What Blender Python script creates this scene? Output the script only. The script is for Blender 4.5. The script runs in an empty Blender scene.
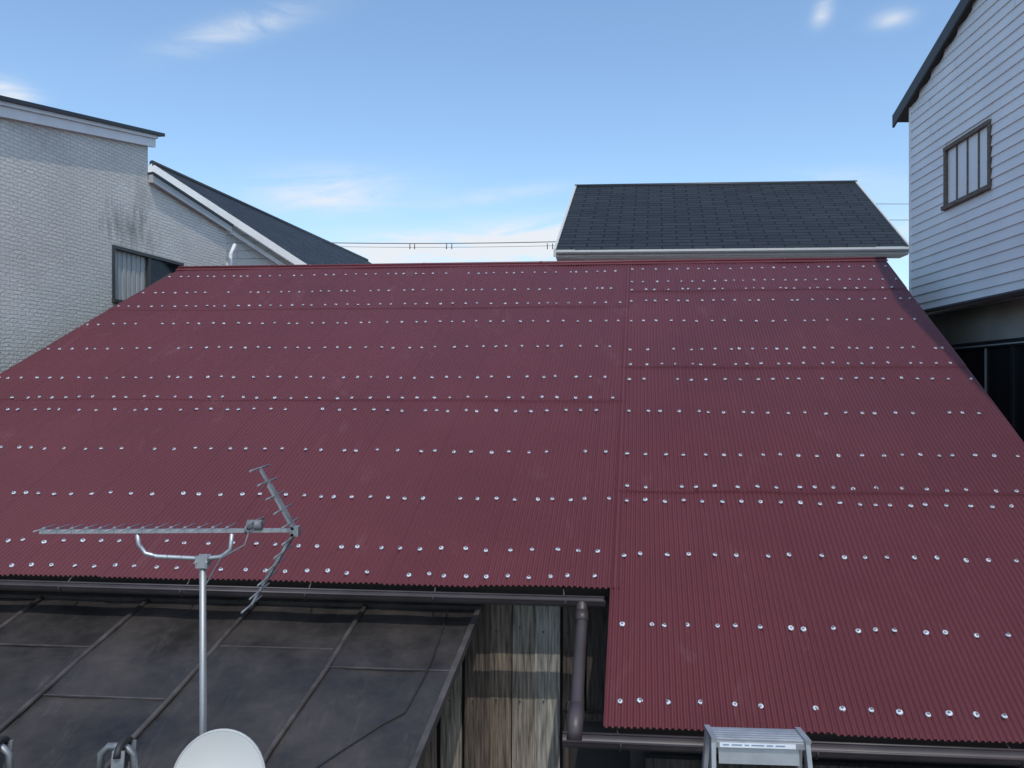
import bpy, math, random
from mathutils import Vector as V
random.seed(7)
scene = bpy.context.scene
scene.view_settings.view_transform = 'Standard'
scene.view_settings.look = 'None'
scene.view_settings.exposure = 0
GZ = -4.8   # ground level (camera eye is the z origin)

# ------------------------------------------------------------------ helpers
def empty(name):
    e = bpy.data.objects.new(name, None)
    scene.collection.objects.link(e)
    return e

class MB:
    def __init__(s): s.v=[]; s.f=[]; s.uv=[]; s.mi=[]; s.sm=[]
    def poly(s, pts, uvs=None, m=0):
        b=len(s.v); pts=[V(p) for p in pts]; s.v+=pts
        s.f.append(list(range(b,b+len(pts))))
        if uvs is None:
            e1=(pts[1]-pts[0]); l=e1.length or 1; e1=e1/l
            n=e1.cross(pts[2]-pts[0]); n=n.normalized() if n.length>0 else V((0,0,1))
            e2=n.cross(e1)
            uvs=[((p-pts[0]).dot(e1),(p-pts[0]).dot(e2)) for p in pts]
        s.uv.append(uvs); s.mi.append(m); s.sm.append(False)
    def box(s,o,a,b,c,m=0):
        o,a,b,c=V(o),V(a),V(b),V(c)
        if a.cross(b).dot(c)<0: a,b=b,a
        P=lambda i,j,k:o+a*i+b*j+c*k
        for q in ([(0,0,0),(0,1,0),(1,1,0),(1,0,0)],[(0,0,1),(1,0,1),(1,1,1),(0,1,1)],
                  [(0,0,0),(1,0,0),(1,0,1),(0,0,1)],[(1,1,0),(0,1,0),(0,1,1),(1,1,1)],
                  [(0,1,0),(0,0,0),(0,0,1),(0,1,1)],[(1,0,0),(1,1,0),(1,1,1),(1,0,1)]):
            s.poly([P(*t) for t in q],None,m)
    def cbox(s,c,ax,ay,az,m=0):
        ax,ay,az=V(ax),V(ay),V(az)
        s.box(V(c)-ax/2-ay/2-az/2,ax,ay,az,m)
    def tube(s,pts,r,n=10,m=0,caps=True,arc=None):
        pts=[V(p) for p in pts]; rs=r if isinstance(r,list) else [r]*len(pts)
        b=len(s.v); prev=None
        for i,p in enumerate(pts):
            t=(pts[min(i+1,len(pts)-1)]-pts[max(i-1,0)]).normalized()
            if prev is None:
                u=V((0,0,1)) if abs(t.z)<.9 else V((1,0,0))
            else: u=prev
            u=(u-t*u.dot(t)).normalized(); prev=u; w=t.cross(u)
            for k in range(n):
                a=2*math.pi*k/n
                s.v.append(p+(u*math.cos(a)+w*math.sin(a))*rs[i])
        for i in range(len(pts)-1):
            for k in range(n):
                s.f.append([b+i*n+k,b+i*n+(k+1)%n,b+(i+1)*n+(k+1)%n,b+(i+1)*n+k])
                s.uv.append([(k/n,i),((k+1)/n,i),((k+1)/n,i+1),(k/n,i+1)]); s.mi.append(m); s.sm.append(True)
        if caps:
            for base,rev in ((b,True),(b+(len(pts)-1)*n,False)):
                ids=list(range(base,base+n))
                if rev: ids.reverse()
                s.f.append(ids); s.uv.append([(0,0)]*n); s.mi.append(m); s.sm.append(False)
    def halfpipe(s,p0,p1,r,m=0,n=12,th=.004):
        p0,p1=V(p0),V(p1); t=(p1-p0).normalized(); w=V((0,0,1)).cross(t).normalized()
        for rr,flip in ((r,False),(r-th,True)):
            b=len(s.v)
            for p in (p0,p1):
                for k in range(n+1):
                    a=math.pi*k/n
                    s.v.append(p+w*math.cos(a)*rr-V((0,0,1))*math.sin(a)*rr)
            for k in range(n):
                q=[b+k,b+k+1,b+n+1+k+1,b+n+1+k]
                s.f.append(q[::-1] if flip else q); s.uv.append([(0,0)]*4); s.mi.append(m); s.sm.append(True)
        for sg in (1,-1):   # rolled lip
            s.tube([p0+w*sg*r,p1+w*sg*r],.007,8,m)
    def build(s,name,mats,parent=None):
        me=bpy.data.meshes.new(name); me.from_pydata([tuple(p) for p in s.v],[],s.f)
        if not isinstance(mats,(list,tuple)): mats=[mats]
        for mm in mats: me.materials.append(mm)
        ul=me.uv_layers.new(name='UVMap')
        for p,uv,mi,sm in zip(me.polygons,s.uv,s.mi,s.sm):
            p.material_index=mi; p.use_smooth=sm
            for li,c in zip(p.loop_indices,uv): ul.data[li].uv=c
        me.update()
        ob=bpy.data.objects.new(name,me); scene.collection.objects.link(ob)
        if parent: ob.parent=parent
        return ob

def bsdf(name):
    m=bpy.data.materials.new(name); m.use_nodes=True
    return m,m.node_tree,m.node_tree.nodes['Principled BSDF']
def N(nt,t,**k):
    n=nt.nodes.new(t)
    for a,b in k.items(): setattr(n,a,b)
    return n
def mat(name,col,rough=.5,metal=0,ns=3,amt=.15,bs=0,bstr=.2,stretch=(1,1,1),coord='Object',alt=None,spec=.5,detail=6):
    m,nt,b=bsdf(name)
    tc=N(nt,'ShaderNodeTexCoord'); mp=N(nt,'ShaderNodeMapping'); mp.inputs['Scale'].default_value=stretch
    nt.links.new(tc.outputs[coord],mp.inputs[0])
    no=N(nt,'ShaderNodeTexNoise'); no.inputs['Scale'].default_value=ns; no.inputs['Detail'].default_value=detail
    nt.links.new(mp.outputs[0],no.inputs['Vector'])
    cr=N(nt,'ShaderNodeValToRGB'); cr.color_ramp.elements[0].position=.3; cr.color_ramp.elements[1].position=.72
    c0=alt or tuple(c*(1-amt) for c in col); c1=tuple(min(1,c*(1+amt)) for c in col)
    cr.color_ramp.elements[0].color=(*c0,1); cr.color_ramp.elements[1].color=(*c1,1)
    nt.links.new(no.outputs[0],cr.inputs[0]); nt.links.new(cr.outputs[0],b.inputs['Base Color'])
    b.inputs['Roughness'].default_value=rough; b.inputs['Metallic'].default_value=metal
    b.inputs['Specular IOR Level'].default_value=spec
    if bs:
        n2=N(nt,'ShaderNodeTexNoise'); n2.inputs['Scale'].default_value=bs; n2.inputs['Detail'].default_value=5
        nt.links.new(mp.outputs[0],n2.inputs['Vector'])
        bp=N(nt,'ShaderNodeBump'); bp.inputs['Strength'].default_value=bstr; bp.inputs['Distance'].default_value=.02
        nt.links.new(n2.outputs[0],bp.inputs['Height']); nt.links.new(bp.outputs[0],b.inputs['Normal'])
    return m
def brickmat(name,c1,c2,mortar,w,h,ms,rough,bump=.3,squash=.5,dirt=None,spec=.5,dist=.01):
    m,nt,b=bsdf(name); L=nt.links.new
    tc=N(nt,'ShaderNodeTexCoord')
    br=N(nt,'ShaderNodeTexBrick'); br.inputs['Scale'].default_value=1
    br.inputs['Brick Width'].default_value=w; br.inputs['Row Height'].default_value=h
    br.inputs['Mortar Size'].default_value=ms; br.inputs['Mortar Smooth'].default_value=.3
    br.inputs['Color1'].default_value=(*c1,1); br.inputs['Color2'].default_value=(*c2,1); br.inputs['Mortar'].default_value=(*mortar,1)
    br.offset=squash
    L(tc.outputs['UV'],br.inputs['Vector'])
    no=N(nt,'ShaderNodeTexNoise'); no.inputs['Scale'].default_value=.8; no.inputs['Detail'].default_value=8
    L(tc.outputs['Object'],no.inputs['Vector'])
    mr=N(nt,'ShaderNodeMapRange'); mr.inputs[1].default_value=.3; mr.inputs[2].default_value=.7; mr.inputs[3].default_value=.88; mr.inputs[4].default_value=1.06
    L(no.outputs[0],mr.inputs[0])
    vm=N(nt,'ShaderNodeVectorMath',operation='SCALE'); L(br.outputs['Color'],vm.inputs[0]); L(mr.outputs[0],vm.inputs['Scale'])
    out=vm.outputs[0]
    if dirt:   # (centre, size xyz, strength): weather stains on the wall
        for cen,sz,st in dirt:
            su=N(nt,'ShaderNodeVectorMath',operation='SUBTRACT'); L(tc.outputs['Object'],su.inputs[0]); su.inputs[1].default_value=cen
            dv=N(nt,'ShaderNodeVectorMath',operation='DIVIDE'); L(su.outputs[0],dv.inputs[0]); dv.inputs[1].default_value=sz
            ln=N(nt,'ShaderNodeVectorMath',operation='LENGTH'); L(dv.outputs[0],ln.inputs[0])
            n3=N(nt,'ShaderNodeTexNoise'); n3.inputs['Scale'].default_value=7; n3.inputs['Detail'].default_value=8
            mp3=N(nt,'ShaderNodeMapping'); mp3.inputs['Scale'].default_value=(1.5,1.5,.5)
            L(tc.outputs['Object'],mp3.inputs[0]); L(mp3.outputs[0],n3.inputs['Vector'])
            a=N(nt,'ShaderNodeMath',operation='MULTIPLY_ADD'); L(n3.outputs[0],a.inputs[0]); a.inputs[1].default_value=2.2; L(ln.outputs['Value'],a.inputs[2])
            r=N(nt,'ShaderNodeMapRange'); L(a.outputs[0],r.inputs[0]); r.inputs[1].default_value=1.0; r.inputs[2].default_value=2.1; r.inputs[3].default_value=1-st; r.inputs[4].default_value=1
            v2=N(nt,'ShaderNodeVectorMath',operation='SCALE'); L(out,v2.inputs[0]); L(r.outputs[0],v2.inputs['Scale']); out=v2.outputs[0]
    L(out,b.inputs['Base Color']); b.inputs['Roughness'].default_value=rough; b.inputs['Specular IOR Level'].default_value=spec
    n2=N(nt,'ShaderNodeTexNoise'); n2.inputs['Scale'].default_value=30; n2.inputs['Detail'].default_value=3
    L(tc.outputs['UV'],n2.inputs['Vector'])
    ad=N(nt,'ShaderNodeMath',operation='MULTIPLY_ADD'); L(br.outputs['Fac'],ad.inputs[0]); ad.inputs[1].default_value=-1; L(n2.outputs[0],ad.inputs[2])
    bp=N(nt,'ShaderNodeBump'); bp.inputs['Strength'].default_value=bump; bp.inputs['Distance'].default_value=dist
    L(ad.outputs[0],bp.inputs['Height']); L(bp.outputs[0],b.inputs['Normal'])
    return m
def flat(name,col,rough=.5,metal=0,spec=.5):
    return mat(name,col,rough,metal,ns=6,amt=.06,spec=spec)

# ------------------------------------------------------------------ materials
def red_paint():
    m,nt,b=bsdf('red_painted_metal'); L=nt.links.new
    tc=N(nt,'ShaderNodeTexCoord')
    at=N(nt,'ShaderNodeAttribute',attribute_name='tint')
    n1=N(nt,'ShaderNodeTexNoise'); n1.inputs['Scale'].default_value=.9; n1.inputs['Detail'].default_value=7; n1.inputs['Roughness'].default_value=.62
    L(tc.outputs['Object'],n1.inputs['Vector'])
    r1=N(nt,'ShaderNodeMapRange'); L(n1.outputs[0],r1.inputs[0]); r1.inputs[1].default_value=.3; r1.inputs[2].default_value=.7; r1.inputs[3].default_value=.92; r1.inputs[4].default_value=1.08
    mu=N(nt,'ShaderNodeMath',operation='MULTIPLY'); L(r1.outputs[0],mu.inputs[0]); L(at.outputs['Fac'],mu.inputs[1])
    col=N(nt,'ShaderNodeRGB'); col.outputs[0].default_value=(.118,.0285,.0345,1)
    sc=N(nt,'ShaderNodeVectorMath',operation='SCALE'); L(col.outputs[0],sc.inputs[0]); L(mu.outputs[0],sc.inputs['Scale'])
    n2=N(nt,'ShaderNodeTexNoise'); n2.inputs['Scale'].default_value=1.9; n2.inputs['Detail'].default_value=9; n2.inputs['Roughness'].default_value=.75; n2.inputs['Distortion'].default_value=.6
    mp=N(nt,'ShaderNodeMapping'); mp.inputs['Scale'].default_value=(1.6,.6,.6); mp.inputs['Location'].default_value=(3.3,1.2,0)
    L(tc.outputs['Object'],mp.inputs[0]); L(mp.outputs[0],n2.inputs['Vector'])
    r2=N(nt,'ShaderNodeMapRange'); L(n2.outputs[0],r2.inputs[0]); r2.inputs[1].default_value=.58; r2.inputs[2].default_value=.80; r2.inputs[3].default_value=0; r2.inputs[4].default_value=.32
    mx=N(nt,'ShaderNodeMix',data_type='RGBA'); L(r2.outputs[0],mx.inputs['Factor']); L(sc.outputs[0],mx.inputs['A']); mx.inputs['B'].default_value=(.25,.15,.15,1)
    L(mx.outputs['Result'],b.inputs['Base Color'])
    b.inputs['Roughness'].default_value=.46; b.inputs['Specular IOR Level'].default_value=.45
    return m
M_red=red_paint()
M_screw=flat('washer_white',(.56,.61,.68),.38,.0)
M_steel=flat('galvanised_steel',(.33,.34,.35),.5,.7)
M_alu=mat('aluminium',(.45,.46,.48),.42,.7,ns=9,amt=.15)
M_alud=mat('weathered_aluminium',(.27,.28,.29),.5,.6,ns=20,amt=.3)
M_gut=mat('brown_gutter_plastic',(.052,.040,.042),.45,0,ns=4,amt=.3)
M_deck=flat('dark_timber',(.035,.028,.024),.8)
def leanto():
    m,nt,b=bsdf('dark_painted_metal'); L=nt.links.new
    tc=N(nt,'ShaderNodeTexCoord')
    n1=N(nt,'ShaderNodeTexNoise'); n1.inputs['Scale'].default_value=1.7; n1.inputs['Detail'].default_value=12; n1.inputs['Roughness'].default_value=.72
    L(tc.outputs['Object'],n1.inputs['Vector'])
    cr=N(nt,'ShaderNodeValToRGB'); e=cr.color_ramp.elements; e[0].position=.34; e[1].position=.70
    e[0].color=(.015,.0138,.0142,1); e[1].color=(.056,.047,.043,1)
    L(n1.outputs[0],cr.inputs[0])
    # dusty run-off streaks (down the slope) and splashes
    n2=N(nt,'ShaderNodeTexNoise'); n2.inputs['Scale'].default_value=3; n2.inputs['Detail'].default_value=14; n2.inputs['Roughness'].default_value=.8
    mp=N(nt,'ShaderNodeMapping'); mp.inputs['Rotation'].default_value=(0,0,.197); mp.inputs['Scale'].default_value=(4.5,.7,.7)
    L(tc.outputs['Object'],mp.inputs[0]); L(mp.outputs[0],n2.inputs['Vector'])
    r2=N(nt,'ShaderNodeMapRange'); L(n2.outputs[0],r2.inputs[0]); r2.inputs[1].default_value=.54; r2.inputs[2].default_value=.74; r2.inputs[3].default_value=0; r2.inputs[4].default_value=.42
    n5=N(nt,'ShaderNodeTexNoise'); n5.inputs['Scale'].default_value=.9; L(tc.outputs['Object'],n5.inputs['Vector'])
    r5=N(nt,'ShaderNodeMapRange'); L(n5.outputs[0],r5.inputs[0]); r5.inputs[1].default_value=.42; r5.inputs[2].default_value=.6
    mm=N(nt,'ShaderNodeMath',operation='MULTIPLY'); L(r2.outputs[0],mm.inputs[0]); L(r5.outputs[0],mm.inputs[1])
    mx=N(nt,'ShaderNodeMix',data_type='RGBA'); L(mm.outputs[0],mx.inputs['Factor']); L(cr.outputs[0],mx.inputs['A']); mx.inputs['B'].default_value=(.12,.105,.095,1)
    L(mx.outputs['Result'],b.inputs['Base Color'])
    r3=N(nt,'ShaderNodeMapRange'); L(n1.outputs[0],r3.inputs[0]); r3.inputs[1].default_value=.3; r3.inputs[2].default_value=.7; r3.inputs[3].default_value=.30; r3.inputs[4].default_value=.60
    L(r3.outputs[0],b.inputs['Roughness']); b.inputs['Specular IOR Level'].default_value=.45
    n4=N(nt,'ShaderNodeTexNoise'); n4.inputs['Scale'].default_value=2.6; n4.inputs['Detail'].default_value=4; L(tc.outputs['Object'],n4.inputs['Vector'])
    bp=N(nt,'ShaderNodeBump'); bp.inputs['Strength'].default_value=.6; bp.inputs['Distance'].default_value=.03
    L(n4.outputs[0],bp.inputs['Height']); L(bp.outputs[0],b.inputs['Normal'])
    return m
M_leanto=leanto()
M_seam=mat('seam_metal',(.060,.052,.050),.5,0,ns=9,amt=.4)
M_black=flat('black_rubber',(.02,.02,.02),.6)
M_glass=flat('dark_glass',(.012,.015,.018),.05,0,1.0)
M_white=mat('white_paint',(.74,.74,.73),.5,0,ns=2,amt=.07)
M_greytrim=flat('grey_trim',(.40,.41,.41),.5)
M_dkmetal=mat('black_roof_edge',(.022,.024,.028),.5,0,ns=3,amt=.2)
M_woods=[mat('weathered_board_%d'%i,c,.88,0,ns=3.5,amt=.65,bs=5,bstr=.8,stretch=(17,17,1.1),detail=12) for i,c in enumerate(
    [(.155,.122,.092),(.095,.073,.058),(.29,.27,.235),(.055,.043,.037),(.22,.19,.155)])]
M_tile=brickmat('wall_tile_cladding',(.72,.69,.62),(.66,.635,.575),(.49,.475,.44),.13,.05,.005,.75,.7,
    dirt=[((-5.75,12.05,2.35),(.55,.75,.42),.5),((-5.72,12.35,2.8),(.4,.3,.5),.3),((-6.1,9.9,3.2),(.6,1.2,.2),.2)],dist=.012)
M_slate=brickmat('dark_slate_shingles',(.034,.041,.051),(.020,.025,.033),(.008,.010,.013),.45,.24,.022,.65,1,dist=.03,spec=.3)
M_slateB=brickmat('dark_slate_shingles_b',(.026,.034,.043),(.016,.022,.030),(.006,.008,.011),.6,.19,.020,.72,1,dist=.03,spec=.25)
M_siding=mat('white_siding',(.80,.80,.80),.5,0,ns=1.2,amt=.06,bs=14,bstr=.08,detail=8)
M_siding2=brickmat('pale_siding',(.68,.68,.66),(.66,.66,.64),(.42,.42,.41),3.0,.16,.008,.6,.5)
M_beige=mat('beige_render',(.38,.36,.33),.8,0,ns=2,amt=.15)
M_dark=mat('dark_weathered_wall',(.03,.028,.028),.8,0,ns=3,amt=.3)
M_brownwin=mat('old_wood_frame',(.14,.105,.078),.7,0,ns=8,amt=.4,stretch=(1,1,4))
M_curtain=mat('curtain',(.42,.42,.40),.9,0,ns=5,amt=.2,stretch=(6,6,.5))
M_dish=mat('dish_white',(.60,.595,.57),.5,0,ns=4,amt=.05)
M_ground=mat('ground_dirt',(.12,.11,.10),.95,0,ns=1,amt=.3,bs=8)

# ------------------------------------------------------------------ ground
g=MB(); g.poly([(-900,-300,GZ),(900,-300,GZ),(900,1500,GZ),(-900,1500,GZ)]); g.build('ground',M_ground)

# ------------------------------------------------------------------ red roofed house
R=V((1,-.09,0)); D=V((.16,1,.5)); O=V((.511,4.3,-1.844))
NR=R.cross(D).normalized()
def roof(u,v,h=0): return O+R*u+D*v+NR*h
uR=lambda v:3.22+.0436*v
uL=lambda v:-6.92+.0368*v
VR=7.15
house=empty('red_roofed_house')
PITCH=.036; AMP=.0080
def sheet(name,right,v0,v1,lift):
    if right: n=int(3.5/PITCH); lo=lambda v:-.02; hi=uR
    else: n=int(6.75/PITCH); lo=uL; hi=lambda v:.045
    SEG=8; nu=n*SEG+1; nv=10
    verts=[];faces=[];tint=[]
    cols=[random.uniform(.985,1.015) for _ in range(60)]
    ph=random.random()*6
    for j in range(nv):
        v=v0+(v1-v0)*j/(nv-1); a=lo(v); b=hi(v)
        for i in range(nu):
            s=i/(nu-1); u=a+(b-a)*s; w=i/SEG
            dv=0
            if j==0: dv=.006*math.sin(int(w/18)*2.3+ph)
            h=AMP*math.cos(2*math.pi*w)+lift*(1-j/(nv-1))+.0040*math.sin(u*2.1+v*1.7)+.0025*math.sin(u*6.3-v*2.2)
            verts.append(tuple(roof(u,v+dv,h))); tint.append(cols[int(w/18)]*(.93 if (w%18)<.6 else 1))
    for j in range(nv-1):
        for i in range(nu-1):
            k=j*nu+i; faces.append((k,k+1,k+nu+1,k+nu))
    me=bpy.data.meshes.new(name); me.from_pydata(verts,[],faces); me.materials.append(M_red)
    at=me.attributes.new('tint','FLOAT','POINT'); at.data.foreach_set('value',tint)
    me.polygons.foreach_set('use_smooth',[True]*len(faces)); me.update()
    ob=bpy.data.objects.new(name,me); scene.collection.objects.link(ob); ob.parent=house
for i,(a,b) in enumerate([(.98,3.42),(3.36,5.66),(5.60,VR)]): sheet('corrugated_sheet_left_%d'%i,False,a,b,.005)
for i,(a,b) in enumerate([(0,2.06),(2.0,4.08),(4.02,6.14),(6.08,VR)]): sheet('corrugated_sheet_right_%d'%i,True,a,b,.006)

# screws with washers
sb=MB()
def screw(p):
    t1=R.normalized(); t2=NR.cross(t1); n=(NR+t1*random.uniform(-.25,.25)+t2*random.uniform(-.25,.25)).normalized()
    t1=(t1-n*t1.dot(n)).normalized(); t2=n.cross(t1); a0=random.random()*3
    rr=random.uniform(.82,1.06)
    prof=[(.0180*rr,-.002),(.0160*rr,.0035),(.010*rr,.0055)]; K=7; b=len(sb.v)
    for r,h in prof:
        for k in range(K):
            a=a0+2*math.pi*k/K; sb.v.append(p+t1*math.cos(a)*r+t2*math.sin(a)*r+n*h)
    for j in range(2):
        for k in range(K):
            sb.f.append([b+j*K+k,b+j*K+(k+1)%K,b+(j+1)*K+(k+1)%K,b+(j+1)*K+k]); sb.uv.append([(0,0)]*4); sb.mi.append(0); sb.sm.append(False)
    sb.f.append([b+2*K+k for k in range(K)]); sb.uv.append([(0,0)]*K); sb.mi.append(0); sb.sm.append(False)
    b=len(sb.v)
    for h in (.005,.014):
        for k in range(6):
            a=a0+2*math.pi*k/6; sb.v.append(p+t1*math.cos(a)*.0072+t2*math.sin(a)*.0072+n*h)
    for k in range(6):
        sb.f.append([b+k,b+(k+1)%6,b+6+(k+1)%6,b+6+k]); sb.uv.append([(0,0)]*4); sb.mi.append(1); sb.sm.append(False)
    sb.f.append([b+6+k for k in range(6)]); sb.uv.append([(0,0)]*6); sb.mi.append(1); sb.sm.append(False)
rowsR=[.14,.68,1.30,1.87,2.05,2.49,3.15,3.77,4.09,4.43,5.15,5.75,6.12,6.40,6.86]
rowsL=[1.07,1.32,1.88,2.51,3.17,3.40,3.81,4.50,5.17,5.72,6.18,6.80]
for rows,right in ((rowsR,True),(rowsL,False)):
    for v in rows:
        u=.07 if right else uL(v)+.05+random.uniform(0,.05)
        end=uR(v)-.03 if right else -.05
        pat=random.choice([(4,4),(4,5),(4,4,5),(5,3,4)]); i=0; ph=random.random()*6
        while u<end:
            if random.random()>.02:
                screw(roof(u+random.uniform(-.006,.006),v+random.uniform(-.012,.012)+.010*math.sin(u*1.7+ph),.0122))
            u+=PITCH*(pat[i%len(pat)]+random.choice([0,0,0,0,-1,1])); i+=1
sb.build('roof_screws',[M_screw,M_steel],house)

# ridge cap, deck, far slope, walls
rb=MB()
rl=roof(uL(VR)-.03,VR); rr=roof(uR(VR)+.03,VR); rx=rr-rl
back=V((.16,1,-.5))
rb.box(rl+V((0,.02,.010)),rx,D.normalized()*-.10+V((0,0,.004)),NR*.008)
rb.box(rl+V((0,.02,.022)),rx,back.normalized()*.15,V((0,0,-.012)))
rb.tube([rl+V((0,.015,.025)),rr+V((0,.015,.025))],.020,8)
for k in range(1,6):
    c=rl+rx*(k/6+.03); rb.tube([c+V((0,.015,.025)),c+rx*.004+V((0,.015,.025))],.023,8)
rb.build('ridge_cap',M_red,house)
rm=bpy.data.objects['ridge_cap'].data
at=rm.attributes.new('tint','FLOAT','POINT'); at.data.foreach_set('value',[1.15]*len(rm.vertices))
bs_=MB()
bs_.box(rl+V((0,.03,-.01)),rx,back*6.5,V((0,0,-.02)))
o=bs_.build('far_roof_slope',M_red,house)
at=o.data.attributes.new('tint','FLOAT','POINT'); at.data.foreach_set('value',[1.0]*len(o.data.vertices))
dk=MB()
dk.box(roof(.03,.05,-.07),R*3.15,D*7.0,NR*.05)
dk.box(roof(-6.75,1.03,-.07),R*6.77,D*6.0,NR*.05)
dk.box(roof(.01,.06,-.12),R*3.2,D*.03,NR*.10)
dk.box(roof(-6.8,1.05,-.13),R*6.8,D*.03,NR*.10)
dk.box(roof(-.02,.06,-.13),R*.03,D*.95,NR*.11)
for e0,e1 in ((roof(uL(1)+.03,1,-.14),roof(uL(VR)+.03,VR,-.14)),(roof(uR(0)-.06,0.03,-.14),roof(uR(VR)-.06,VR,-.14))):
    dk.box(e0,e1-e0,R*.03,NR*.11)
dk.build('roof_deck_and_bargeboards',M_deck,house)
hw=MB()
def pz(u,v,z): p=roof(u,v); return V((p.x,p.y,z))
def wallseg(u0,v0,u1,v1):
    a,b=roof(u0,v0,-.12),roof(u1,v1,-.12)
    hw.poly([(a.x,a.y,GZ),(b.x,b.y,GZ),b,a])
wallseg(.12,.45,3.05,.45); wallseg(3.05,.45,3.05,VR); wallseg(.12,1.37,.12,.45); wallseg(-6.6,VR,-6.6,1.37); wallseg(-6.6,1.375,.12,1.375)
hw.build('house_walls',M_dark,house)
# board wall under the left eave
wid=[.17,.16,.19,.16,.17,.185,.16,.18,.15,.2]; wm=[0,4,1,0,4,2,1,3,0,1]
bd=[MB() for _ in M_woods]
u=-1.42
for w,mi in zip(wid,wm):
    o=pz(u,1.36+random.uniform(-.010,.004),GZ); a=R*(w-.009)
    bd[mi].box(o,a,V((0,-.02,0)),V((random.uniform(-.01,.01),0,1)) * (-1.30-GZ)); u+=w
u=-1.42
while u>-6.5:
    mi=random.randrange(5); u-=.18; bd[mi].box(pz(u,1.36,GZ),R*.173,V((0,-.02,0)),V((0,0,1))*(-1.30-GZ))
for i,b_ in enumerate(bd):
    b_.build('wall_boards_%d'%i,M_woods[i],house)
fr=MB()
fr.box(pz(-.36,1.31,-2.35),R*.50,V((0,-.05,0)),V((0,0,.05)))
fr.box(pz(-.36,1.31,GZ),R*.04,V((0,-.05,0)),V((0,0,-2.35-GZ)))
fr.build('door_frame',M_woods[3],house)
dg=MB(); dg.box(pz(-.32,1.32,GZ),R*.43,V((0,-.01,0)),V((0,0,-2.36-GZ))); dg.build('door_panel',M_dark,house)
nl=MB()
for i in range(9):
    for z in (-1.75,-2.25): 
        p=pz(-1.34+.168*i,1.325,z+random.uniform(-.02,.02)); nl.cbox(p,(.010,0,0),(0,.006,0),(0,0,.010))
nl.build('board_nails',M_black,house)
wf=MB()
wf.box(pz(.2,.43,-2.24),R*2.8,V((0,-.05,0)),V((0,0,.06)))
for q in (.2,.95,1.7,2.4): wf.box(pz(q,.43,GZ+.8),R*.05,V((0,-.045,0)),V((0,0,-2.24-GZ-.8)))
wf.build('window_frame',M_woods[3],house)
wg=MB(); wg.box(pz(.22,.44,GZ+.8),R*2.7,V((0,-.01,0)),V((0,0,-2.25-GZ-.8))); wg.build('window_glass',M_glass,house)
# gutters
gt=MB()
gl0=V((.60,5.18,-1.395)); gl1=gl0-R*7.3+V((0,0,.03))
gt.halfpipe(gl0,gl1,.052)
gr0=V((.27,4.275,-1.885)); gr1=gr0+R*3.5
gt.halfpipe(gr0,gr1,.052)
for p,q in ((gl0,gl1),(gr0,gr1)):
    n=int((q-p).length/.9)
    for i in range(n+1):
        c=p+(q-p)*((i+.3)/(n+.5))
        arc=[c+V((0,math.cos(math.pi*k/8)*.057,-math.sin(math.pi*k/8)*.057)) for k in range(9)]
        gt.tube(arc,.005,6); gt.tube([arc[0],arc[0]+V((0,.12,.05))],.005,6)
    K=[p+V((0,math.cos(math.pi*k/10)*.052,-math.sin(math.pi*k/10)*.052)) for k in range(11)]
    gt.poly(K)
gt.build('gutters',M_gut,house)
dp=MB()
pts=[(.45,5.17,-1.40),(.45,5.16,-1.47),(.445,5.10,-1.52),(.36,4.46,-1.80),(.345,4.36,-1.85),(.335,4.31,-1.93)]
dp.tube(pts,.037,16); dp.tube([V(pts[1]),V(pts[2])],.043,16); dp.tube([V(pts[3]),V(pts[4]),V(pts[5])],.044,16)
dp.build('downpipe',M_gut,house)

# ------------------------------------------------------------------ lean-to with batten-seam metal roof
lean=empty('lean_to_shed')
O2=V((-.22,5.5,-1.5675)); D2=V((.2,1,.3)); N2=R.cross(D2).normalized()
def lt(u,w,h=0): return O2+R*u-D2*w+N2*h
lm=MB()
nU,nW=84,34; b=len(lm.v)
for j in range(nW+1):
    for i in range(nU+1):
        uu=-5.6*i/nU; ww=-.12+3.4*j/nW
        lm.v.append(lt(uu,ww,.005*math.sin(uu*7.8+ww*3)+.004*math.sin(ww*9+uu*2)+.0025*math.sin(ww*21-uu*13)))
for j in range(nW):
    for i in range(nU):
        k=b+j*(nU+1)+i
        lm.f.append([k,k+nU+1,k+nU+2,k+1]); lm.uv.append([(0,0)]*4); lm.mi.append(0); lm.sm.append(True)
lm.box(lt(-5.6,3.27,-.05),R*5.6,D2*3.38,N2*.03)
for i in range(8):
    uu=-.8*i
    if i==0: lm.box(lt(-.03,3.28,-.03),R*.035,D2*3.4,N2*.05,1)
    else: lm.tube([lt(uu+.008*math.sin(k*1.7+i),3.28-k*.33,.009+.003*math.sin(k*2.1)) for k in range(11)],.017,8,1)
joints=[(0,.62),(1,.45),(1,1.5),(2,.95),(3,.5),(3,1.7),(0,1.6),(4,1.1),(2,2.0),(5,.6)]
for bay,w in joints:
    lm.box(lt(-.8*(bay+1)+.02,w+.008,.0),R*.76,D2*.010,N2*.008,1)
lm.box(lt(-5.6,-.02,.0),R*5.6,D2*.09,N2*.03)
lm.box(lt(-5.6,3.30,-.09),R*5.6,D2*.02,N2*.09)
lm.build('batten_seam_metal_roof',[M_leanto,M_seam],lean)
lw=MB()
for a,b_ in ((lt(-5.5,3.0),lt(-1.9,3.0)),(lt(-1.9,3.0),lt(-1.9,0.02))):
    lw.poly([(a.x,a.y,GZ),(b_.x,b_.y,GZ),b_-V((0,0,.07)),a-V((0,0,.07))])
lw.build('shed_walls',M_woods[1],lean)
lw=MB()
for w_ in (3.0,):
    for u_ in (-.15,-1.0): p=lt(u_,w_,-.06); lw.box((p.x,p.y,GZ),(.09,0,0),(0,.09,0),(0,0,p.z-GZ))
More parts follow.
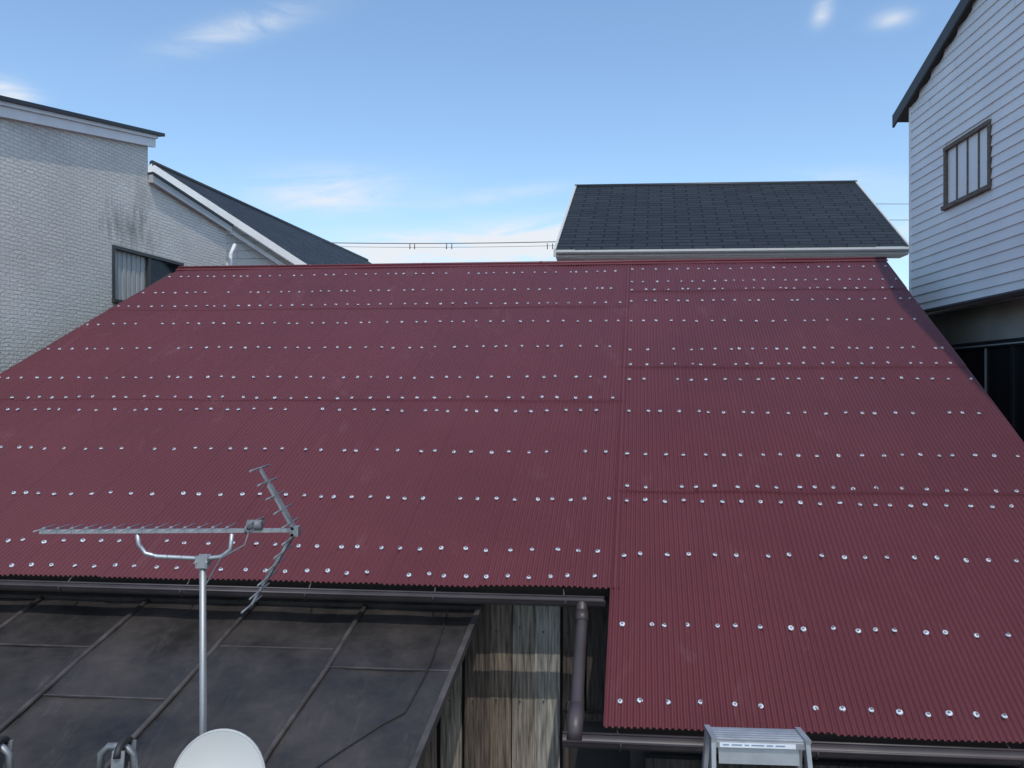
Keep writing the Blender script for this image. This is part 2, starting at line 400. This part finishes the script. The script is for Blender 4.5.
for u_ in (-.10,-.6,-1.2): lw.box(lt(u_-.05,3.1,-.12),R*.05,D2*3.1,N2*.06)
lw.build('shed_posts_and_rafters',M_woods[3],lean)
cb=MB()
pp=[lt(-.22+.05*math.sin(w*2.4),w,.014) for w in [0,.15,.3,.5,.7,.9,1.0,1.1,1.25,1.4,1.7,2.1,2.6]]
pp=[p-R*(.09*max(0,(i-6))) for i,p in enumerate(pp)]
cb.tube(pp,.005,6); cb.build('roof_cable',M_black,lean)

# ------------------------------------------------------------------ TV antenna on mast
ant=empty('tv_antenna')
AX,AY=-1.159,3.0
m=MB(); m.tube([(AX,AY,-2.30),(AX,AY,-.672)],.0128,12); m.cbox((AX,AY,-2.31),(.12,0,0),(0,.12,0),(0,0,.03))
m.tube([(AX,AY,-.672),(AX,AY,-.655)],.016,12)
m.build('mast',M_steel,ant)
bz=-.551
bm=MB(); bm.cbox((-1.295,AY,bz),(.93,.03,0),(0,.015,0),(0,0,.014))
bm.build('boom',M_alu,ant)
el=MB()
for i in range(14):
    x=-1.745+i*.052; L_=.070+.0016*i; y=AY-(x+1.3)*-.03
    el.tube([(x,y-L_,bz+.012),(x,y+L_,bz+.012)],.0026,6); el.cbox((x,y,bz+.010),(.010,0,0),(0,.016,0),(0,0,.012))
el.build('directors',M_alu,ant)
rf=MB()
H=V((-.812,AY,bz))
for end,rods in ((V((-.945,AY,-.315)),5),(V((-.975,AY,-.825)),6)):
    dv=end-H; nn=dv.cross(V((0,1,0))).normalized()
    rf.cbox((H+end)/2,dv,(0,.02,0),nn*.008)
    rf.cbox((H*.62+end*.38),dv*.7,(0,.040,0),nn*.010)
    for i in range(rods):
        c=H+dv*((i+.6)/(rods-.4)); L_=.115
        rf.tube([c+V((0,-L_,0)),c+V((0,L_,0))],.0038,6)
rf.cbox(H,(.03,0,0),(0,.04,0),(0,0,.035))
rf.build('corner_reflector',M_alud,ant)
db=MB()
cc=V((-.965,AY,bz+.022))
db.tube([cc+V((-.030,0,0)),cc+V((-.026,0,0)),cc+V((.026,0,0)),cc+V((.03,0,0))],[.010,.020,.020,.010],14)
loop=[cc+V((0,y,z)) for y,z in [(-.10,-.012),(-.11,0),(-.10,.012),(0,.014),(.10,.012),(.11,0),(.10,-.012),(0,-.014),(-.10,-.012)]]
db.tube(loop,.004,6)
db.tube([cc+V((-.02,0,-.02)),cc+V((-.03,-.02,-.07)),cc+V((-.12,-.02,-.12)),(AX+.016,AY-.016,-.75),(AX+.018,AY-.016,-1.2),(AX+.017,AY-.016,-1.8),(AX+.02,AY-.02,-2.28)],.0034,6)
db.build('dipole_box_and_coax',flat('grey_plastic',(.16,.16,.17),.5),ant)
ja=MB()
ja.tube([(-1.405,AY,bz-.01),(-1.400,AY,-.60),(-1.375,AY,-.635),(-1.33,AY,-.647),(AX,AY,-.655),(-1.09,AY,-.648),(-1.055,AY,-.62),(-1.05,AY,bz-.01)],.0085,10)
ja.cbox((AX,AY-.012,-.665),(.045,0,0),(0,.012,0),(0,0,.045)); ja.cbox((AX,AY+.02,-.665),(.045,0,0),(0,.006,0),(0,0,.045))
for sx in (-.02,.02): ja.tube([(AX+sx,AY-.03,-.665),(AX+sx,AY+.035,-.665)],.004,6)
ja.build('support_arm_and_clamp',M_alu,ant)

# ------------------------------------------------------------------ satellite dish
dish=empty('satellite_dish')
dm=MB(); n=V((.12,-.93,.28)).normalized(); C=V((-1.035,2.84,-1.405))
t1=V((0,0,1)).cross(n).normalized(); t2=n.cross(t1)
RR,K=.155,48; rings=[0,.25,.5,.75,.93,1.0,1.03,1.03]
b=len(dm.v)
for ri,q in enumerate(rings):
    dep=.035*q*q if ri<6 else (.038 if ri==6 else .026)
    for k in range(K):
        a=2*math.pi*k/K; dm.v.append(C+(t1*math.cos(a)+t2*math.sin(a)*1.06)*RR*max(q,.001)+n*dep)
for j in range(len(rings)-1):
    for k in range(K):
        dm.f.append([b+j*K+k,b+j*K+(k+1)%K,b+(j+1)*K+(k+1)%K,b+(j+1)*K+k]); dm.uv.append([(0,0)]*4); dm.mi.append(0 if j<5 else 1); dm.sm.append(True)
do=dm.build('reflector',[M_dish,M_greytrim],dish); so=do.modifiers.new('t','SOLIDIFY'); so.thickness=.003
da=MB()
da.tube([C-n*.03-t2*.05,(AX,AY,-1.50)],.018,10); da.cbox((AX,AY,-1.50),(.06,0,0),(0,.06,0),(0,0,.09))
low=C-t2*.17; tip=C+n*.24-t2*.16
da.tube([low,low+n*.12-t2*.02,tip],.009,8); da.tube([tip,tip-n*.05+t2*.02],[.026,.018],14)
da.build('feed_arm_and_mount',M_greytrim,dish)

# ------------------------------------------------------------------ ladders
ld=empty('step_ladder')
lb=MB(); tp=V((.975,3.88,-1.722)); X=V((.445,-.03,0)); Yv=V((.01,.13,.004))
lb.box(tp,X,Yv,(0,0,-.010))
for k in range(5): lb.box(tp+V((.004,.012+.024*k,.0)),X*.98,(0,.006,0),(0,0,.004))
lb.box(tp+V((0,-.004,-.010)),X,(0,.006,0),(0,0,-.028))
lb.box(tp+V((.03,.016,-.045)),X*.86,(0,.004,0),(0,-.012,-.075))
for s_ in (0,1):
    base=tp+X*s_+V((-.010,-.008,.004))
    lb.box(base,(.022,0,0),(0,.045,0),V((.10*(2*s_-1),-.55,-2.9)))
    lb.box(base+V((0,.10,0)),(.022,0,0),(0,.035,0),V((.10*(2*s_-1),.38,-2.9)))
    lb.cbox(base+V((.011,.065,.002)),(.026,0,0),(0,.15,0),(0,0,.016))
for i in range(1,10):
    f=i/10; lb.box(tp+V((-.10*f,-.55*f,-2.9*f)),X+V((.2*f,0,0)),(0,.05,0),(0,0,-.02))
lb.build('aluminium_frame',M_alu,ld)
la=MB(); la.box(tp+V((.03,-.008,-.013)),(.36,-.024,0),(0,.003,0),(0,-.0005,-.022)); la.build('label',flat('label_white',(.72,.75,.78),.5),ld)
la=MB()
x0=.045
for w_ in (.03,.05,.02,.06,.03,.045):
    la.box(tp+V((x0,-.0085-.067*x0+.0015,-.019)),(w_,-.067*w_,0),(0,.002,0),(0,0,-.007)); x0+=w_+.012
la.build('label_marks',flat('label_ink',(.25,.30,.42),.5),ld)

l2=empty('extension_ladder')
lb=MB(); l2c=MB()
for x in (-1.70,-1.29):
    base=V((x,2.58,-1.185)); dr=V((0,-.45,-2.6))
    lb.box(base,(.012,0,0),(0,.085,.0),dr); lb.box(base+V((.012,0,0)),(.028,0,0),(0,.006,0),dr); lb.box(base+V((.012,.079,0)),(.028,0,0),(0,.006,0),dr)
    arc=[base+V((.018,.042+.048*math.cos(math.pi*k/8),-.02+.035*math.sin(math.pi*k/8))) for k in range(9)]
    l2c.tube(arc,.012,8)
    lb.tube([base+V((-.065,.05,-.12)),base+V((-.060,.05,-.03)),base+V((-.035,.05,-.006)),base+V((.02,.05,-.006)),base+V((.045,.05,-.03)),base+V((.05,.05,-.12))],.012,10)
for i in range(8):
    c=V((-1.69,2.62,-1.36))+V((0,-.45,-2.6))*(i*.11); lb.tube([c,c+V((.42,0,0))],.016,10)
lb.build('rails_and_rungs',M_alud,l2); l2c.build('end_caps',M_black,l2)

# ------------------------------------------------------------------ tile-clad house (left)
th=empty('tile_clad_house')
W=lambda Y,z,off=0: V((-7.684+.16*Y+off,Y-.16*off,z))
top=lambda Y:3.24+.175*(Y-9.6)
low_=lambda Y:3.20-.135*(Y-12.49)
w=MB()
def wp(ys):
    w.poly([W(y,z) for y,z in ys],[(y,z) for y,z in ys])
WY0,WY1,WZ0,WZ1=11.64,13.45,1.19,2.03
wp([(2,GZ),(WY0,GZ),(WY0,top(WY0)),(2,top(2))])
wp([(WY0,GZ),(12.49,GZ),(12.49,WZ0),(WY0,WZ0)]); wp([(WY0,WZ1),(12.49,WZ1),(12.49,top(12.49)),(WY0,top(WY0))])
wp([(12.49,GZ),(WY1,GZ),(WY1,WZ0),(12.49,WZ0)]); wp([(12.49,WZ1),(WY1,WZ1),(WY1,low_(WY1)),(12.49,low_(12.49))])
wp([(WY1,GZ),(14.85,GZ),(14.85,low_(14.85)),(WY1,low_(WY1))])
LX=V((-7,.63,0))
def ww(a,b): w.poly([a,a+LX,b+LX,b])
ww(W(12.49,low_(12.49)),W(12.49,top(12.49))); ww(W(14.85,GZ),W(14.85,low_(14.85))); ww(W(2,top(2)),W(2,GZ))
w.poly([W(2,GZ)+LX,W(12.49,GZ)+LX,W(12.49,top(12.49))+LX,W(2,top(2))+LX])
w.build('tiled_walls',M_tile,th)
t=MB()
def along(mb,y0,y1,zf,off,h,dz,width,m=0):
    a=W(y0,zf(y0)+dz,off); b=W(y1,zf(y1)+dz,off); mb.box(a,b-a,V((-1,.16,0))*width,V((0,0,h)),m)
along(t,2,12.60,top,.06,.13,-.04,.058,0)
along(t,2,12.62,top,.09,.05,.092,.08,0)
t.build('white_fascia',M_white,th)
t=MB(); along(t,2,12.74,top,.13,.05,.144,7.2); along(t,12.5,14.95,low_,.10,.04,.07,7.0); t.build('roof_edge',M_dkmetal,th)
t=MB(); along(t,12.5,14.92,low_,.08,.12,-.05,.078); t.build('grey_verge_trim',M_greytrim,th)
wn=MB()
def wb(y0,y1,z0,z1,off,dep,m=0):
    a=W(y0,z0,off); wn.box(a,W(y1,z0,off)-a,V((-1,.16,0))*dep,V((0,0,z1-z0)),m)
wb(WY0,WY1,WZ1-.05,WZ1,.02,.09); wb(WY0,WY1,WZ0,WZ0+.05,.04,.11); wb(WY0,WY0+.05,WZ0+.05,WZ1-.05,.02,.09); wb(WY1-.05,WY1,WZ0+.05,WZ1-.05,.02,.09)
wb(12.50,12.56,WZ0+.05,WZ1-.05,.005,.05)
wb(WY0+.05,12.50,WZ0+.05,WZ1-.05,-.05,.01,1); wb(12.56,WY1-.05,WZ0+.05,WZ1-.05,-.03,.01,2)
for i in range(7): wb(WY0+.08+i*.11,WY0+.14+i*.11,WZ0+.06,WZ1-.06,-.035-.004*(i%2),.01,1)
wn.build('sliding_window',[flat('dark_aluminium',(.05,.048,.045),.4),M_curtain,M_glass],th)

# ------------------------------------------------------------------ gable house with slate roof (behind left)
gh=empty('slate_roof_house')
G=V((-7.20,16,4.42)); GD=V((.16,1,0)); GL=12.6; RX=V((1,-.09,0))
q=MB(); dn=RX+V((0,0,-.65)); dl=-RX+V((0,0,-.65))
e=3.42
q.poly([G+dn*e,G+dn*e+GD*GL,G+GD*GL,G],[(0,0),(GL,0),(GL,e*1.19),(0,e*1.19)])
q.poly([G+GD*GL,G+dl*e+GD*GL,G+dl*e,G],[(GL,4),(GL,0),(0,0),(0,4)])
q.build('slate_roof',M_slate,gh)
q=MB(); dz=V((0,0,-.16))
q.box(G+V((0,0,-.005)),dn*e,GD*.05,dz); q.box(G+V((0,0,-.005)),dl*e,GD*.05,dz)
q.box(G+V((0,-.0,-.16))+GD*.02,dn*(e-.05),GD*.5,V((0,0,-.03)))
q.box(G+dn*e+V((0,0,-.01)),GD*GL,RX*.04,V((0,0,-.16)))
q.box(G+V((0,.25,-.30)),dn*(e-.35),GD*.04,V((0,0,-.09)))
q.build('white_verge_boards',M_white,gh)
q=MB(); q.tube([G+V((0,0,.0)),G+GD*GL],.06,8); q.build('ridge_tiles',M_dkmetal,gh)
q=MB()
xr=2.95; hz=lambda x:G.z-.65*abs(x)-.05
fp=lambda x,z,dd=.5:V((G.x+x+.16*dd,16+dd-.09*x,z))
q.poly([fp(-xr,GZ),fp(xr,GZ),fp(xr,hz(xr)),fp(0,hz(0)),fp(-xr,hz(xr))],[(-xr,GZ),(xr,GZ),(xr,hz(xr)),(0,hz(0)),(-xr,hz(xr))])
q.poly([fp(xr,GZ),fp(xr,GZ,12),fp(xr,hz(xr),12),fp(xr,hz(xr))],[(0,GZ),(12,GZ),(12,2),(0,2)])
q.poly([fp(-xr,GZ,12),fp(-xr,GZ),fp(-xr,hz(xr)),fp(-xr,hz(xr),12)])
q.build('pale_siding_walls',M_siding2,gh)
q=MB(); q.tube([V((-5.40,15.35,GZ)),V((-5.40,15.35,2.5)),V((-5.37,15.5,2.7))],.035,8); q.build('downpipe',M_white,gh)

# ------------------------------------------------------------------ house behind the ridge
bh=empty('dark_roof_house')
E=V((.88,16,2.68)); BR=V((1,-.06,.0)); BD=V((.18,1,.55)); bw=6.84; bt=4.2
q=MB()
E1=E+BR*bw
q.poly([E,E1,E1+BD*bt,E+BD*bt],[(0,0),(bw,0),(bw,bt*1.16),(0,bt*1.16)])
BB=V((.18,1,-.55)); q.poly([E1+BD*bt,E1+BD*bt+BB*bt,E+BD*bt+BB*bt,E+BD*bt],[(0,4),(0,0),(bw,0),(bw,4)])
q.build('shingle_roof',M_slateB,bh)
q=MB(); q.box(E+V((-.05,-.03,-.01)),BR*(bw+.1),V((0,.03,0)),V((0,0,-.13)))
q.box(E+V((-.05,-.02,.02)),BD*bt,BR*.045,V((0,0,-.10))); q.box(E1+V((.0,-.02,.02)),BD*bt,BR*.04,V((0,0,-.10)))
q.box(E+V((0,0,-.14)),BR*bw,V((.05,.45,0)),V((0,0,-.02)))
q.build('white_fascia',flat('cream_fascia',(.50,.49,.46),.5),bh)
q=MB(); q.tube([E+BD*bt-BR*.05,E1+BD*bt+BR*.05],.05,8)
q.build('ridge_tiles',M_dkmetal,bh)
q=MB(); q.halfpipe(E+V((0,-.075,-.065)),E1+V((0,-.075,-.065)),.035); q.build('gutter',M_greytrim,bh)
q=MB()
a=E+V((.35,.45,-.15)); b_=E1+V((-.25,.45,-.15)); dd=V((.18,1,0))*7.3
for p0,p1 in ((a,b_),(b_,b_+dd),(a+dd,a)):
    q.poly([(p0.x,p0.y,GZ),(p1.x,p1.y,GZ),p1,p0])
for p in (a,b_): q.poly([p,p+dd,p+dd*.5+V((0,0,1.9))])
q.build('rendered_walls',M_white,bh)

# ------------------------------------------------------------------ white siding house (right)
sh=empty('white_siding_house')
S=lambda Y,z,off=0: V((4.82+.08*Y-off,Y+.08*off,z))
YF=11.5; YR=6.5
rk=lambda Y:3.86+.335*(12-Y)
SY0,SY1,SZ0,SZ1=9.29,10.39,2.29,3.05
q=MB(); bh_=.125; z=1.0
while z<7.2:
    z1=z+bh_
    ymax=min(YF,12-(z1-3.86)/.335)
    yn=2*YR-ymax
    if ymax<=YR: break
    iv=[(yn,ymax)]
    if z1>SZ0-.03 and z<SZ1+.03: iv=[(yn,SY0-.03),(SY1+.03,ymax)]
    for a,b_ in iv:
        if b_<=a: continue
        y=a; cuts=[a]
        off0=random.uniform(1.2,3.4)
        while y+off0<b_: y+=off0; cuts.append(y); off0=3.2
        cuts.append(b_)
        for c0,c1 in zip(cuts[:-1],cuts[1:]):
            c1-=.004; o_=random.uniform(0,.0015)
            q.poly([S(c1,z,.018+o_),S(c0,z,.018+o_),S(c0,z1,.003),S(c1,z1,.003)])
            q.poly([S(c0,z,.0),S(c0,z,.018+o_),S(c1,z,.018+o_),S(c1,z,.0)])
    z=z1
q.poly([S(YF,.9,-.002),S(2*YR-YF,.9,-.002),S(2*YR-YF,3.95,-.002),S(YR,rk(YR)-.02,-.002),S(YF,3.95,-.002)])
q.poly([S(YF,GZ),S(YF,3.9),S(YF,3.9)+V((6,0,0)),S(YF,GZ)+V((6,.0,0))])
q.poly([S(1.5,GZ),S(1.5,3.9),S(1.5,3.9)+V((6,0,0)),S(1.5,GZ)+V((6,.0,0))])
q.box(S(YF-.03,.95,.026),S(YF+.02,.95,.026)-S(YF-.03,.95,.026),V((.06,0,0)),V((0,0,3.02)))
q.build('lap_siding_walls',M_siding,sh)
q=MB()
a=S(11.93,rk(11.93)+.02,.10); b_=S(YR,rk(YR)+.02,.10); c_=S(2*YR-11.93,rk(11.93)+.02,.10)
for p0,p1 in ((a,b_),(c_,b_)):
    q.box(p0,p1-p0,V((6.3,0,0)),V((0,0,.10)))
    q.box(p0+V((0,0,-.08)),p1-p0,V((.03,0,0)),V((0,0,.08)))
q.build('roof_edge',flat('dark_brown_metal',(.035,.033,.036),.55),sh)
wn=MB()
def wb2(y0,y1,z0,z1,off,dep,m=0):
    a=S(y0,z0,off); wn.box(a,S(y1,z0,off)-a,V((dep,0,0)),V((0,0,z1-z0)),m)
wb2(SY0-.03,SY1+.03,SZ1-.03,SZ1+.02,.04,.10); wb2(SY0-.05,SY1+.05,SZ0-.03,SZ0+.02,.06,.12)
wb2(SY0-.03,SY0+.02,SZ0+.02,SZ1-.03,.035,.10); wb2(SY1-.03,SY1+.03,SZ0+.02,SZ1-.03,.035,.10)
for f in (.25,.5,.75): 
    y=SY0+(SY1-SY0)*f; wb2(y-.014,y+.014,SZ0+.02,SZ1-.03,.01,.02)
wb2(SY0+.02,SY1-.03,SZ0+.02,SZ1-.03,-.02,.01,1)
wb2(SY0+.06,SY0+.25,SZ0+.04,SZ0+.5,-.012,.01,2); wb2(SY0+.62,SY0+.8,SZ0+.04,SZ0+.3,-.012,.01,3)
wn.build('wooden_window',[M_brownwin,M_glass,M_greytrim,M_beige],sh)
q=MB()
a=S(11.35,.93,.34); b_=S(2.5,.93,.34)
q.box(a,b_-a,V((.36,0,.08)),V((0,0,.025)))
q.halfpipe(a+V((-.04,0,-.01)),b_+V((-.04,0,-.01)),.045)
q.build('pent_roof_and_gutter',flat('grey_brown_metal',(.05,.045,.045),.5),sh)
q=MB()
q.poly([S(11.3,.50,.0),S(2.5,.50,.0),S(2.5,.93,.0),S(11.3,.93,.0)])
q.build('beige_band',M_beige,sh)
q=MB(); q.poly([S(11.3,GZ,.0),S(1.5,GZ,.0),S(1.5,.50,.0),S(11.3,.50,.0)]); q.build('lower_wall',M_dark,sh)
wn=MB()
wb2(4.2,10.6,.42,.50,.05,.06); wb2(4.2,10.6,-.75,-.69,.05,.06)
for y in (4.2,5.7,7.2,8.75,10.55): wb2(y,y+.05,-.69,.42,.045,.05)
wb2(4.25,10.55,-.69,.42,.015,.01,1)
wb2(9.35,9.38,-.69,.42,.03,.01,2)
wb2(4.2,10.6,.44,.455,.062,.01,2)
wn.build('lower_windows',[flat('black_frame',(.02,.02,.022),.5),flat('dim_glass',(.015,.018,.02),.15,0,.5),M_greytrim],sh)

# ------------------------------------------------------------------ power lines
for i,(xx,yy) in enumerate(((-10.5,31),(7.5,30))):
    up=empty('utility_pole')
    q=MB(); q.tube([(xx,yy,GZ),(xx,yy,5.65)],[.17,.11],12); q.build('concrete_pole',M_beige,up)
    q=MB(); q.box((xx-.7,yy-.05,5.3),(1.4,0,0),(0,.08,0),(0,0,.08)); q.box((xx-.5,yy-.05,4.6),(1,0,0),(0,.08,0),(0,0,.08)); q.build('cross_arms',M_steel,up)
pl=MB()
for z0,sag,y0,r_ in ((5.55,.18,31,.016),(5.42,.20,31,.008)):
    pts=[]
    for k in range(25):
        f=k/24; pts.append(V((-10.5+18*f,y0-f,z0-sag*4*f*(1-f))))
    pl.tube(pts,r_,6)
for x in (-3.9,-3.72,-2.5,-2.3,1.35,1.55):
    pl.tube([(x,30.55,5.37),(x,30.55,5.15)],.018,8)
for z0 in (6.3,6.9): 
    pl.tube([V((7.5+14*k/12,30,z0-.5*4*(k/12)*(1-k/12)*.3)) for k in range(13)],.010,6)
pl.build('power_lines',flat('cable_grey',(.10,.10,.105),.6))

# ------------------------------------------------------------------ world / sky
SUN_EL=math.radians(57); sx,sy=.19,-.98
ROT=math.atan2(sx,sy)
wd=bpy.data.worlds.new('World'); scene.world=wd; wd.use_nodes=True
nt=wd.node_tree; L=nt.links.new; bg=nt.nodes['Background']
sk=N(nt,'ShaderNodeTexSky',sky_type='NISHITA'); sk.sun_disc=False; sk.sun_elevation=SUN_EL; sk.sun_rotation=ROT
sk.air_density=1.0; sk.dust_density=1.2; sk.ozone_density=1.3
tc=N(nt,'ShaderNodeTexCoord')
gn=N(nt,'ShaderNodeVectorMath',operation='MULTIPLY'); L(sk.outputs[0],gn.inputs[0]); gn.inputs[1].default_value=(1.24,1.38,1.42)
mp=N(nt,'ShaderNodeMapping'); mp.inputs['Scale'].default_value=(5,5,22); mp.inputs['Rotation'].default_value=(0,.12,0); L(tc.outputs['Generated'],mp.inputs[0])
no=N(nt,'ShaderNodeTexNoise'); no.inputs['Scale'].default_value=1.6; no.inputs['Detail'].default_value=9; no.inputs['Roughness'].default_value=.62; no.inputs['Distortion'].default_value=.8
L(mp.outputs[0],no.inputs['Vector'])
clouds=[(-18.6,22.9,4.2,.75,22,.75),(-12.4,13.3,4.8,1.3,4,1.1),(-5.5,9.4,9,1.4,2,1.7),(2.5,10.2,6,1.3,3,1.4),(-1.5,13.2,5,.5,8,.5),
        (21.2,23.4,.7,.5,60,.9),(25.4,22.4,1.0,.5,0,.8),(-32.3,17.1,1.3,.75,0,1.3),(23,13.2,4,.7,-6,.4),(27,10,5,2.0,0,.6)]
tot=None
for az,elv,la_,lb_,ti,st in clouds:
    az,elv,ti=map(math.radians,(az,elv,ti))
    c=V((math.sin(az)*math.cos(elv),math.cos(az)*math.cos(elv),math.sin(elv)))
    rt=V((math.cos(az),-math.sin(az),0)); up=V((-math.sin(elv)*math.sin(az),-math.sin(elv)*math.cos(az),math.cos(elv)))
    a=(rt*math.cos(ti)+up*math.sin(ti))/math.radians(la_); b=(up*math.cos(ti)-rt*math.sin(ti))/math.radians(lb_)
    su=N(nt,'ShaderNodeVectorMath',operation='SUBTRACT'); L(tc.outputs['Generated'],su.inputs[0]); su.inputs[1].default_value=c
    d1=N(nt,'ShaderNodeVectorMath',operation='DOT_PRODUCT'); L(su.outputs[0],d1.inputs[0]); d1.inputs[1].default_value=a
    d2=N(nt,'ShaderNodeVectorMath',operation='DOT_PRODUCT'); L(su.outputs[0],d2.inputs[0]); d2.inputs[1].default_value=b
    cx=N(nt,'ShaderNodeCombineXYZ'); L(d1.outputs['Value'],cx.inputs[0]); L(d2.outputs['Value'],cx.inputs[1])
    dt=N(nt,'ShaderNodeVectorMath',operation='DOT_PRODUCT'); L(cx.outputs[0],dt.inputs[0]); L(cx.outputs[0],dt.inputs[1])
    ng=N(nt,'ShaderNodeMath',operation='MULTIPLY'); L(dt.outputs['Value'],ng.inputs[0]); ng.inputs[1].default_value=-1
    ex=N(nt,'ShaderNodeMath',operation='EXPONENT'); L(ng.outputs[0],ex.inputs[0])
    ml=N(nt,'ShaderNodeMath',operation='MULTIPLY'); L(ex.outputs[0],ml.inputs[0]); ml.inputs[1].default_value=st
    if tot is None: tot=ml.outputs[0]
    else:
        ad=N(nt,'ShaderNodeMath',operation='ADD'); L(tot,ad.inputs[0]); L(ml.outputs[0],ad.inputs[1]); tot=ad.outputs[0]
nr=N(nt,'ShaderNodeMapRange'); L(no.outputs[0],nr.inputs[0]); nr.inputs[1].default_value=.28; nr.inputs[2].default_value=.70; nr.inputs[3].default_value=0; nr.inputs[4].default_value=1.1
mk=N(nt,'ShaderNodeMath',operation='MULTIPLY'); L(tot,mk.inputs[0]); L(nr.outputs[0],mk.inputs[1]); mk.use_clamp=True
mx=N(nt,'ShaderNodeMix',data_type='RGBA'); L(mk.outputs[0],mx.inputs['Factor']); L(gn.outputs[0],mx.inputs['A']); mx.inputs['B'].default_value=(5.5,5.8,6.2,1)
L(mx.outputs['Result'],bg.inputs['Color']); bg.inputs['Strength'].default_value=.15

sl=bpy.data.lights.new('sun','SUN'); sl.energy=2.1; sl.angle=math.radians(.53); sl.color=(1,.95,.88)
so=bpy.data.objects.new('sun',sl); scene.collection.objects.link(so)
to=V((math.sin(ROT)*math.cos(SUN_EL),math.cos(ROT)*math.cos(SUN_EL),math.sin(SUN_EL)))
so.rotation_euler=to.to_track_quat('Z','Y').to_euler()

# ------------------------------------------------------------------ camera
cd=bpy.data.cameras.new('camera'); cd.sensor_width=36; cd.lens=28.125; cd.clip_end=3000; cd.clip_start=.05
co=bpy.data.objects.new('camera',cd); scene.collection.objects.link(co)
co.location=(0,0,0); co.rotation_euler=(math.radians(90),0,0); scene.camera=co
